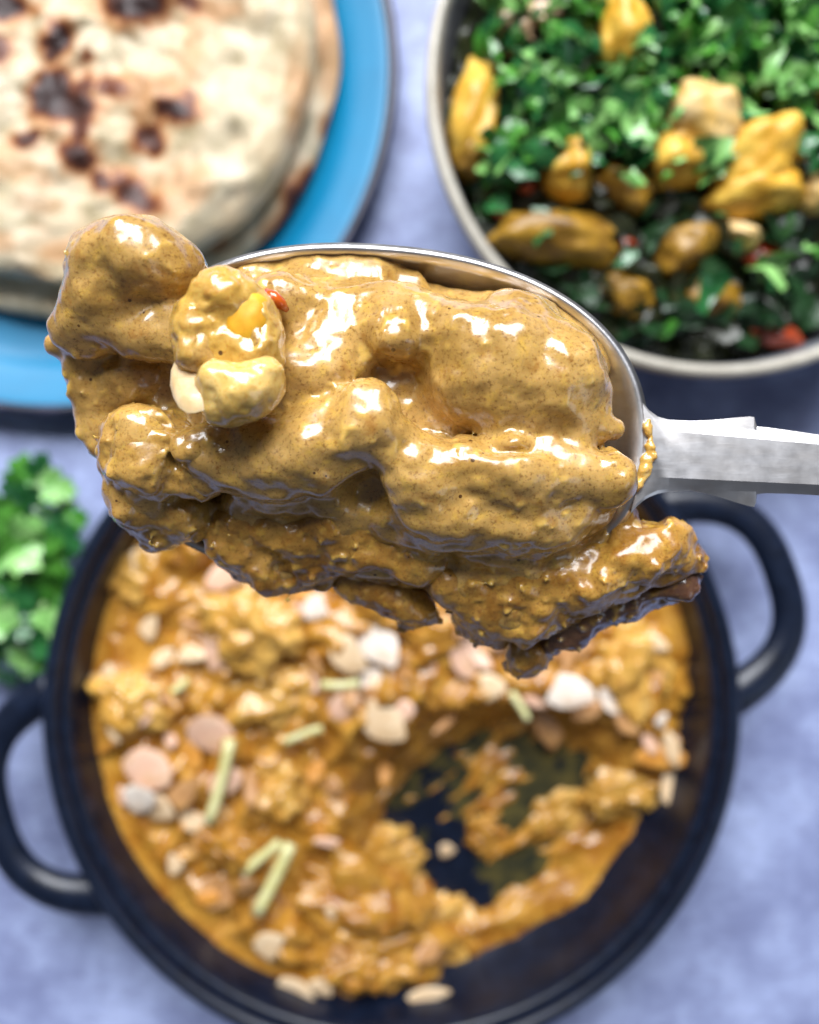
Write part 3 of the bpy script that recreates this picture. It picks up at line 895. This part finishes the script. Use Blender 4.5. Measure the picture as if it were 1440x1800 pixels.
def herb_density(px, py):
    d = 0.06
    for cx, cy, rx, ry, wgt in ((1260, 110, 210, 120, 1.0), (960, 170, 110, 90, .8), (1040, 240, 120, 60, .8), (1380, 120, 120, 120, .9), (1150, 40, 160, 60, .7), (1290, 230, 130, 60, .7),
                                (1380, 260, 90, 60, .5), (900, 260, 60, 60, .4), (920, 50, 70, 40, .4), (1230, 300, 60, 20, .5)):
        d = max(d, wgt * math.exp(-((px - cx) / rx) ** 2 - ((py - cy) / ry) ** 2))
    if py > 330: d *= 0.35
    return d
sp = []; tries = 0
while len(sp) < 820 and tries < 60000:
    tries += 1
    px, py = rs.uniform(780, 1470), rs.uniform(-40, 600)
    if rs.random() > herb_density(px, py): continue
    if rs.random() < .88 and any(((px - a) / 62) ** 2 + ((py - b) / 70) ** 2 < 1 for a, b in ((1090, 70), (1228, 205), (1325, 270), (1320, 340), (835, 200))): continue
    p = at(px, py, 0.056)
    if math.hypot(p.x - bc.x, p.y - bc.y) > BR * 0.85: continue
    z = float(food_z(p.x, p.y)) + rs.uniform(.002, .011)
    sp.append((p.x, p.y, z, rs.choice([rs.uniform(.0015, .0030), rs.uniform(.003, .0066)]), int(rs.choice([0, 0, 1, 1, 2, 2])), 0.9))
scatter_leaves("chopped_coriander", "bright green chopped coriander strewn over the potatoes in the bowl", "coriander", [M['herb'], M['herb_dark'], M['herb_light']], sp, 13)

for k, (px, py, rx, ry, rz, rot, mt, lift, lab) in enumerate([
    (1090, 78, 46, 72, 12, -8, 'potato', 5, "bright yellow potato wedge standing up at the top of the bowl"),
    (832, 210, 42, 95, 11, 6, 'potato', 2, "long olive yellow potato wedge against the bowl's left rim"),
    (828, 275, 30, 38, 9, 0, 'potato_dark', 3, "small glossy yellow potato end below the long wedge at the left rim"),
    (1228, 212, 66, 58, 12, 20, 'potato_pale', 5, "pale cream potato lump in the middle of the coriander"),
    (1190, 285, 72, 48, 12, -10, 'potato', 1, "orange brown potato under the pale cream lump"),
    (1325, 275, 80, 62, 13, -30, 'potato', 3, "large golden potato right of the pale cream lump"),
    (1318, 350, 80, 40, 11, -10, 'potato', 3, "yellow potato slice below the large golden one"),
    (1445, 148, 45, 48, 11, 0, 'potato', 4, "orange potato at the right edge of the picture"),
    (1432, 345, 36, 34, 10, 0, 'potato_pale', 4, "cream potato at the right edge, lower one"),
    (1000, 300, 44, 52, 11, 10, 'potato', 3, "olive potato chunk below the coriander at centre left"),
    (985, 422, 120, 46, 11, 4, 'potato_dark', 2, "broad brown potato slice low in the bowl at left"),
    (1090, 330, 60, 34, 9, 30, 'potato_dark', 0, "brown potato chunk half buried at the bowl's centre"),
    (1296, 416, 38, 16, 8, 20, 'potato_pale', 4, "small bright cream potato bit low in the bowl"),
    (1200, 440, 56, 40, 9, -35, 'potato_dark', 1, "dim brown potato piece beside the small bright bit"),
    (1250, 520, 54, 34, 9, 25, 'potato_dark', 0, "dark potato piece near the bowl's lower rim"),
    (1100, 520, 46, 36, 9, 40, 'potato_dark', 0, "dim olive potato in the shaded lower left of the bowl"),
    (900, 70, 40, 28, 9, 20, 'onion', 2, "pinkish brown onion piece at the bowl's upper left"),
    (950, 45, 40, 22, 8, -20, 'onion', 3, "pale onion piece above the coriander at upper left"),
]):
    p0 = at(px, py, 0.05); z = float(food_z(p0.x, p0.y)) + lift / 1000 - 0.0045
    p = at(px, py, z); d = (CAM_H - z) / FPX
    o = blob("onion_piece" if mt == 'onion' else "potato_chunk", tuple(p), (rx * d, ry * d, rz / 1000), M[mt], k + 31, (random.uniform(-.2, .2), random.uniform(-.2, .2), -R(rot)), 4, 0.22, 1.25, 0.03, 0.86)
    tag(o, lab, "onion" if mt == 'onion' else "potato", "vegetables in the bowl")
for k, (px, py, rx, ry, rot, lab) in enumerate([
    (925, 328, 20, 18, 0, "small red tomato bit left of the olive potato chunk"),
    (872, 368, 34, 14, 50, "orange red tomato strip near the bowl's lower left rim"),
    (1408, 28, 38, 26, 0, "red tomato piece at the top right of the bowl"),
    (1345, 455, 50, 40, 20, "dim orange red tomato in the shaded right of the bowl"),
    (1365, 590, 62, 28, 10, "dark red tomato skin at the bowl's bottom rim"),
    (895, 215, 26, 20, 20, "brownish red tomato bit right of the long wedge at left"),
    (1100, 430, 24, 14, 0, "tiny red tomato bit right of the broad brown slice"),
]):
    p0 = at(px, py, 0.05); z = float(food_z(p0.x, p0.y)) - 0.001
    p = at(px, py, z); d = (CAM_H - z) / FPX
    o = blob("tomato_piece", tuple(p), (rx * d * .75, ry * d * .75, 0.0035), M['tomato'], k + 71, (0, 0, -R(rot)), 3, 0.2, 1.5, 0.05)
    tag(o, lab, "tomato", "tomato bits in the bowl")

# ================================================================== CORIANDER BUNCH (left edge)
hc = at(10, 1010, 0.0)
bunch = empty("coriander_bunch", (hc.x, hc.y, 0.0), "bunch of fresh green coriander leaves on the table at the left edge", "herbs")
def coriander_leaf(size, rs):
    """three-lobed toothed leaf, cupped"""
    pts = []
    n = 36
    for k in range(n):
        a = -math.pi + 2 * math.pi * k / n
        r = 0.62 + 0.30 * abs(math.cos(1.5 * a)) ** 0.8 + 0.10 * math.cos(9 * a)
        r *= 0.55 + 0.45 * math.cos(a / 2) ** 0.5 if abs(a) < math.pi - .01 else 0.3
        pts.append((r * math.cos(a), r * math.sin(a)))
    c1, c2, tw = rs.uniform(-.5, .2), rs.uniform(-.2, .6), rs.uniform(-.4, .4)
    v = []
    for s in (0.03, 0.35, 0.7, 1.0):
        for x, y in pts:
            xx, yy = x * s, y * s
            z = c1 * xx * xx + c2 * yy * yy + tw * xx * yy + 0.05 * math.sin(9 * math.atan2(y, x)) * s
            v.append((xx * size, yy * size, z * size))
    f = []
    for i in range(3):
        for k in range(n):
            f.append((i * n + k, (i + 1) * n + k, (i + 1) * n + (k + 1) % n, i * n + (k + 1) % n))
    return np.array(v), f
rs = np.random.default_rng(5)
LV = [(70, 850, .010, 50), (30, 880, .013, 20), (105, 900, .010, -20), (60, 930, .012, 60), (120, 945, .009, -60), (20, 970, .016, 0), (35, 1010, .017, -40), (85, 980, .012, 30),
      (10, 1050, .016, 70), (60, 1050, .014, -10), (95, 1030, .010, -70), (20, 1100, .014, 20), (60, 1110, .012, -50), (85, 1080, .010, 10), (30, 1150, .011, -90), (5, 1180, .009, 0), (55, 1160, .009, -40),
      (0, 920, .014, 40), (-20, 1000, .016, 90), (-30, 1080, .016, 10), (-20, 1140, .012, 60), (40, 840, .010, 90), (75, 825, .009, 70), (-30, 900, .014, 30), (130, 915, .007, 0), (100, 960, .010, 100)]
for k in range(22):
    LV.append((rs.uniform(-40, 115), rs.uniform(850, 1170), rs.uniform(.006, .011), rs.uniform(0, 360)))
for k, (px, py, s, rot) in enumerate(LV):
    z = 0.010 + 0.022 * rs.random() * (1 - min(1, max(0, px) / 170)) + 0.004
    p = at(px, py, z)
    v, f = coriander_leaf(s * rs.uniform(.7, 1.0), rs)
    e = np.array(Euler((rs.uniform(-.6, .6), rs.uniform(-.6, .6), R(rot + rs.uniform(-30, 30)))).to_matrix())
    mt = M[['herb', 'herb_dark', 'herb', 'herb', 'herb_dark', 'herb_light', 'herb'][k % 7]]
    mesh_np("leaf", v @ e.T + np.array(p), f, mt, bunch, loc=tuple(p))
for k, (x1, y1, x2, y2) in enumerate([(75, 820, 40, 960), (0, 1115, 80, 1060), (10, 1130, 95, 1090), (100, 900, 20, 1000), (-20, 900, 60, 960)]):
    a, b = at(x1, y1, 0.012), at(x2, y2, 0.02)
    mid = a.lerp(b, .5) + Vector((0.003, -0.003, 0.003))
    pts = [a.lerp(mid, t * 2).lerp(mid.lerp(b, t * 2 - 1) if t > .5 else a.lerp(mid, t * 2), 1 if t > .5 else 0) for t in [i / 8 for i in range(9)]]
    tube("stem", pts, 0.0013, M['herb_stem'], bunch, 8, loc=bunch.location)

# ================================================================== SPOON
def sp_rim(t):
    """spoon bowl outline (photo pixels at the rim plane)"""
    c, s = math.cos(t), math.sin(t)
    a = 487 if c > 0 else 445; n = 2.28
    b = 316 if s < 0 else 262 + 54 * max(0, c) ** 3
    x = a * math.copysign(abs(c) ** (2 / n), c); y = b * math.copysign(abs(s) ** (2 / n), s)
    x = x if x > 0 else x * 1.0
    rt = R(3.6)
    return 640 + x * math.cos(rt) - y * math.sin(rt), 757 + x * math.sin(rt) + y * math.cos(rt)
sc0 = pm(640, 757, -16)
spoon = empty("spoon", tuple(c / 1000 for c in sc0), "silver serving spoon held over the pan, handle to the right", "spoon")
nu, nr = 160, 22
DEPTH = 15.0
inner, outer = [], []
cx, cy = 640, 757
def rimz(px, py):
    """the spoon is held tilted: its near edge and tip hang lower"""
    return -15.0 * np.clip((py - 700) / 320, 0, 1) ** 1.2 * np.clip((1120 - px) / 160, 0, 1) - 7.0 * np.clip((420 - px) / 250, 0, 1)
for i in range(nu):
    t = 2 * math.pi * i / nu
    ex, ey = sp_rim(t)
    for j in range(nr):
        s = j / (nr - 1)
        px, py = cx + (ex - cx) * s, cy + (ey - cy) * s
        z = -DEPTH * (1 - s ** 2.6) ** 0.85 + rimz(ex, ey) * s ** 1.5
        p = pm(px, py, z); inner.append((p[0] / 1000, p[1] / 1000, p[2] / 1000))
        so = s * (1 + 0.0 * s)
        grow = 1.2 * s
        dirv = np.array([ex - cx, ey - cy]); dirv = dirv / np.linalg.norm(dirv)
        q = pm(px, py, z)
        th = 1.3
        outer.append(((q[0] + dirv[0] * 1.25 * s) / 1000, (q[1] - dirv[1] * 1.25 * s) / 1000, (q[2] - th * (1 - s ** 6) - 0.25) / 1000))
fi = grid_faces(nu, nr, close_u=True, flip=False)
nI = nu * nr
fo = [tuple(reversed([i + nI for i in f])) for f in fi]
fr = [(i * nr + nr - 1, ((i + 1) % nu) * nr + nr - 1, nI + ((i + 1) % nu) * nr + nr - 1, nI + i * nr + nr - 1) for i in range(nu)]
mesh_np("spoon_bowl", inner + outer, fi + fo + fr, M['silver'], spoon, loc=spoon.location)

# handle: stations (px x, upper edge, lower edge, top height mm)
ST = [(1110, 672, 902, -.4), (1116, 682, 894, -.3), (1122, 691, 888, -.2), (1130, 707, 881, 0), (1141, 721, 874, 0), (1156, 732, 868, 0), (1176, 738, 864, 0), (1215, 740, 862, .5),
      (1245, 739, 868, .6), (1275, 736, 877, .7), (1300, 733.5, 885, .8), (1318, 732, 890, .8), (1326, 733, 891, .8), (1329, 744, 884, .8), (1331, 750, 869, .8), (1345, 751, 867, .9), (1390, 757, 868, 1.0), (1440, 764, 871, 1.1),
      (1600, 790, 884, 1.6), (1800, 812, 905, 2.2), (2100, 830, 950, 3), (2400, 835, 1010, 3.6), (2600, 850, 1035, 3.6), (2680, 885, 1020, 3.6)]
_rp = [sp_rim(t) for t in np.linspace(-1.2, 1.2, 241)]
def rim_x(py):
    return min(_rp, key=lambda q: abs(q[1] - py))[0] + 7
hv = []
for x, u, l, zt in ST:
    w = l - u
    if x > 1131: zt = 0.1 + (x - 1128) * 0.0022
    near = x < 1150
    k = np.clip((x - 1112) / 95, 0, 1) ** 1.3
    bev = 16 + 6 * k; th = 1.5 + 0.9 * k
    fx = np.clip((x - 1140) / 300, 0, 1); far = max(0, x - 1440)
    ku = np.clip((x - 1095) / 45, 0, 1)
    fu = (u + 12) * (1 - ku) + (754 + 27 * fx if x <= 1440 else u + 17) * ku
    fl = (l - 12) * (1 - ku) + (838 + 14 * fx if x <= 1440 else l - 19) * ku
    ys = max(u + 4, 741 + (x - 1150) * 25 / 290) if 1150 < x < 1440 else u + 4
    ls = min(l - 5, 862 + (x - 1150) * 3 / 290) if 1150 < x < 1440 else l - 5
    section = [(u, zt - 0.85 * k - 0.1), (ys, zt - 0.75 * k), (fu, zt - 0.24 * k), ((fu + fl) * .5, zt - 0.05 * k), (fl, zt + 0.14 * k), (ls, zt - 0.9 * k), (l, zt - 1.15 * k - 0.1),
               (l - 2, zt - th - 0.5), (l - bev, zt - th - 1.2), (u + w * .5, zt - th - 1.6), (u + bev, zt - th - 1.2), (u + 2, zt - th - 0.5)]
    for yy, zz in section:
        p = pm(max(x, rim_x(yy)) if x < 1180 else x, yy, zz); hv.append((p[0] / 1000, p[1] / 1000, p[2] / 1000))
ns = 12
hf = grid_faces(len(ST), ns, close_v=True, flip=True)
hf.append(tuple(reversed(range(ns)))); hf.append(tuple(range((len(ST) - 1) * ns, len(ST) * ns)))
ho = mesh_np("handle", hv, hf, M['silver'], spoon, loc=spoon.location)
ho.data.set_sharp_from_angle(angle=R(11))

# ================================================================== THE SPOONFUL
CA = [  # upper left chicken piece
    ('e', 195, 525, 5, 74, 55, 6.5, 0), ('e', 230, 690, -7, 90, 60, 6, 0), ('e', 160, 680, -6, 40, 60, 5, 0), ('e', 178, 740, -7, 30, 60, 5, -12),
    ('e', 248, 458, 7, 104, 68, 7.5, 8), ('e', 195, 480, 5, 62, 72, 7.5, 0), ('c', 165, 560, 4, 50, 320, 585, 4, 58), ('e', 150, 590, 1, 52, 45, 6.5, 20),
    ('e', 106, 606, -2, 25, 24, 2.4, 0), ('c', 150, 640, -3, 42, 196, 780, -5, 34), ('e', 320, 500, 3, 45, 60, 5, 0), ('s', 262, 662, 5.5, 62, 22, 6.5, 6, 1.2), ('e', 225, 665, -4.5, 95, 70, 5.5, 0)]
CC = [  # lower left piece
    ('e', 265, 800, -1, 82, 84, 7.5, 0), ('e', 250, 870, -6, 62, 70, 7, 0), ('e', 320, 900, -8, 70, 60, 6, 0), ('e', 278, 940, -10, 40, 32, 4.5, 15), ('e', 250, 748, 1, 52, 34, 4.5, 10),
    ('e', 215, 800, -3, 34, 62, 6, 0), ('e', 345, 845, 1, 46, 36, 3.5, 30), ('e', 342, 790, 4, 40, 34, 4, 0), ('e', 400, 795, 4, 40, 30, 3.5, -20)]
CH = [  # piece in the shadow under the ridge
    ('e', 520, 925, -10, 190, 78, 7.5, 5), ('e', 660, 960, -9.5, 130, 66, 7, 10), ('e', 600, 920, -5.5, 60, 40, 5, 0), ('e', 690, 920, -5, 46, 44, 5, 0), ('e', 470, 995, -13, 66, 50, 6, 30), ('e', 545, 1000, -13, 50, 42, 5, 0), ('e', 420, 960, -11, 60, 50, 5, 0), ('e', 740, 985, -8, 70, 50, 6, 0)]
CL = [('e', 690, 1045, -15, 92, 46, 6, 28), ('e', 640, 1020, -15, 60, 42, 5, 20), ('e', 735, 1075, -16, 36, 32, 4.5, 0)]
CI = [  # lower right chicken
    ('e', 900, 1055, -11, 128, 78, 7.5, 12), ('e', 1030, 1015, -8, 130, 66, 7, -12), ('e', 1120, 972, -5, 95, 52, 6, -10), ('e', 950, 1000, -7, 120, 52, 6, -8), ('e', 800, 1020, -9, 70, 50, 6, 20), ('e', 1180, 985, -9, 50, 42, 5.5, 0), ('e', 1222, 985, -10, 25, 28, 3.5, 0),
    ('e', 1185, 938, -4, 22, 24, 2.6, 0), ('c', 1095, 905, -4, 22, 1120, 960, -5, 40), ('e', 930, 1140, -18, 46, 44, 5, 0), ('e', 850, 1090, -14, 58, 46, 5.5, 25), ('e', 905, 1170, -20, 24, 18, 3, 0), ('s', 1160, 905, -2, 26, 22, 4, 0, 1.0)]
CF = [('e', 1085, 1056, -13.5, 150, 46, 5.0, -22), ('e', 985, 1112, -16, 56, 40, 5, -30), ('e', 1195, 1022, -11.5, 46, 34, 4.4, -30)]
CB = [  # nut cluster
    ('e', 398, 522, 13.5, 58, 42, 4.6, 12), ('e', 402, 600, 11, 86, 92, 5.5, 0), ('e', 345, 575, 13, 40, 46, 4.2, 0), ('e', 345, 625, 14, 30, 22, 3, 0), ('e', 455, 600, 13, 34, 62, 4, 0), ('s', 432, 566, 20.5, 40, 54, 4.5, 12, 1.0)]
SAUCE = [
    # fill of the spoon
    ('e', 640, 690, -7, 430, 205, 9.5, 2), ('e', 560, 520, -5, 200, 62, 5.0, 0), ('e', 900, 660, -5, 175, 140, 8, -10),
    ('e', 560, 502, -3.2, 185, 66, 3.0, 0, 2.8, -20),
    # film between nut cluster and right mass
    ('e', 560, 570, 0, 130, 75, 4.5, 0), ('e', 690, 560, 2, 120, 62, 5, 10), ('e', 700, 590, 5, 62, 48, 5, 0), ('e', 490, 520, 3, 50, 40, 3.5, 0), ('e', 545, 660, 4, 90, 50, 4.5, -10), ('e', 600, 600, 2, 60, 40, 4.5, 0),
    # big right dome
    ('e', 905, 640, 3, 160, 96, 9.5, 22), ('e', 915, 570, 1, 72, 54, 6.5, 25), ('e', 985, 670, 2, 80, 100, 8.5, -20), ('c', 900, 720, 4, 62, 1010, 740, 4, 44), ('c', 1010, 742, 4, 42, 1080, 757, 3, 15), ('e', 800, 600, 3, 70, 60, 7, 30),
    ('e', 820, 690, 2, 80, 60, 7.5, 25),
    # ridge across the middle
    ('c', 400, 800, 2, 66, 560, 790, 5, 66), ('c', 560, 790, 5, 66, 640, 735, 8, 52), ('c', 640, 735, 8, 52, 720, 800, 6, 50), ('e', 480, 820, 2, 90, 52, 6.5, 0), ('e', 620, 830, 1, 80, 50, 7, 0),
    # lower right roll and its front
    ('c', 730, 840, 5, 58, 900, 830, 6, 56), ('c', 900, 830, 6, 56, 1068, 835, 5, 44), ('e', 1080, 838, 4, 32, 42, 4, 0), ('e', 790, 900, 0, 100, 70, 8, 0), ('e', 890, 905, -1, 130, 76, 8.5, 0), ('e', 980, 900, -2, 100, 66, 8, -15),
    ('e', 870, 965, -6, 90, 46, 6, 0), ('e', 740, 945, -5, 50, 36, 5.5, 0), ('e', 675, 900, -4, 40, 50, 6, 0), ('e', 970, 955, -7, 80, 42, 5.5, -18),
    ('e', 500, 880, -4, 110, 34, 5, 0), ('e', 600, 880, -3, 70, 34, 5, 0),
    # creases
    ('s', 900, 788, 13.0, 120, 10, 4.0, 4, 1.4), ('s', 640, 880, 4.5, 40, 40, 5, 0, 1.5),
]
L_sauce = [(0.13, 1.5, 1, 3.0), (0.30, 0.75, 1, 19.0), (0.55, 0.20, 2, 11.0), (1.1, 0.06, 2, 29.0)]
L_meat = [(0.18, 1.7, 2, 5.0), (0.5, 0.42, 2, 13.0), (1.3, 0.10, 2, 31.0)]
food("sauce_mound", SAUCE, L_sauce, M['sauce'], "glossy ochre curry sauce mounded in the silver spoon", "sauce", grow=CA + CC + CH + CL + CI + CB, kd=2.8, grain=0.28)
food("chicken_piece", CA, L_sauce, M['sauce'], "sauce coated chicken piece sticking up at the spoonful's top left", "chicken", group="chicken pieces on the spoon", grain=0.4)
food("chicken_piece", CC, L_meat, M['meat'], "grainy chicken piece drooping over the spoon's left end", "chicken", group="chicken pieces on the spoon")
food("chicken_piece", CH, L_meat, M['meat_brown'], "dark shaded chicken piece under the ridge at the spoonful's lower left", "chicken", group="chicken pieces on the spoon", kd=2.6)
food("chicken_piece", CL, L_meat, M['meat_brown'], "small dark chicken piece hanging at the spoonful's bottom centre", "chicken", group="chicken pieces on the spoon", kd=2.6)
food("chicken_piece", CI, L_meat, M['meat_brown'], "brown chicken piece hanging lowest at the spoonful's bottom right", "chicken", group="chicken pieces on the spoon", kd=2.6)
food("chicken_piece", CF, L_meat, M['meat_skin'], "wet dark strip of chicken skin under the bottom right piece", "chicken", group="chicken pieces on the spoon", kd=2.6)
food("coated_almond", CB, [(0.25, 0.7, 2, 2.0), (0.7, 0.35, 2, 8.0)], M['nut_sauce'], "sauce coated almond cluster on the left of the spoonful", "almond", h=0.34, grain=0, kd=2.2)
food("coated_almond", [('e', 430, 690, 14.5, 56, 46, 5, -20), ('e', 470, 660, 14.5, 26, 30, 3.4, 0), ('e', 388, 722, 13.5, 30, 26, 3.2, 0), ('e', 385, 668, 15, 34, 32, 4, 0)],
     [(0.3, 0.6, 2, 2.0), (0.8, 0.2, 2, 8.0)], M['nut_pale'], "knobbly pale yellow nut lump below the almond cluster", "almond", h=0.34, grain=0)

p = pm(352, 664, 13.6)
o = flake("almond_flake", tuple(c / 1000 for c in p), 86 / PXMM / 1000, 46 / PXMM / 1000, 0.0026, R(104), M['nut_cream'], 5, (0.0, 0.5), 0.08, True)
tag(o, "cream almond flake on edge, left side of the nut cluster", "almond")
p = pm(434, 572, 14.6)
o = blob("almond_flake", tuple(c / 1000 for c in p), (0.0034, 0.0046, 0.0021), M['yellow_nut'], 4, (0.15, 0.2, R(-12)), 4, 0.10, 1.2, 0.02)
tag(o, "shiny yellow almond face showing through the sauce of the nut cluster", "almond")
o = tube("chilli_flake", [tuple(c / 1000 for c in pm(*q)) for q in ((468, 512, 8.2), (480, 522, 8.6), (494, 534, 8.2), (505, 545, 7.2))], [0.0006, 0.0010, 0.0009, 0.0004], M['chilli'], None, 10)
tag(o, "shiny red chilli flake right of the nut cluster", "chilli")

# sauce left on the neck of the spoon
food("sauce_smear", [('e', 1139, 752, 0.3, 9, 16, 0.8, 0), ('e', 1143, 790, 0.4, 8, 22, 0.7, 0), ('e', 1134, 822, 0.3, 12, 24, 0.9, 15), ('e', 1150, 800, 0.5, 5, 6, 0.8, 0), ('e', 1122, 850, 0.2, 8, 14, 0.8, 20)],
     [(0.9, 0.5, 2, 2.0)], M['nut_sauce'], "yellow sauce smear left on the neck of the silver spoon", "sauce", h=0.22, kd=0.6)
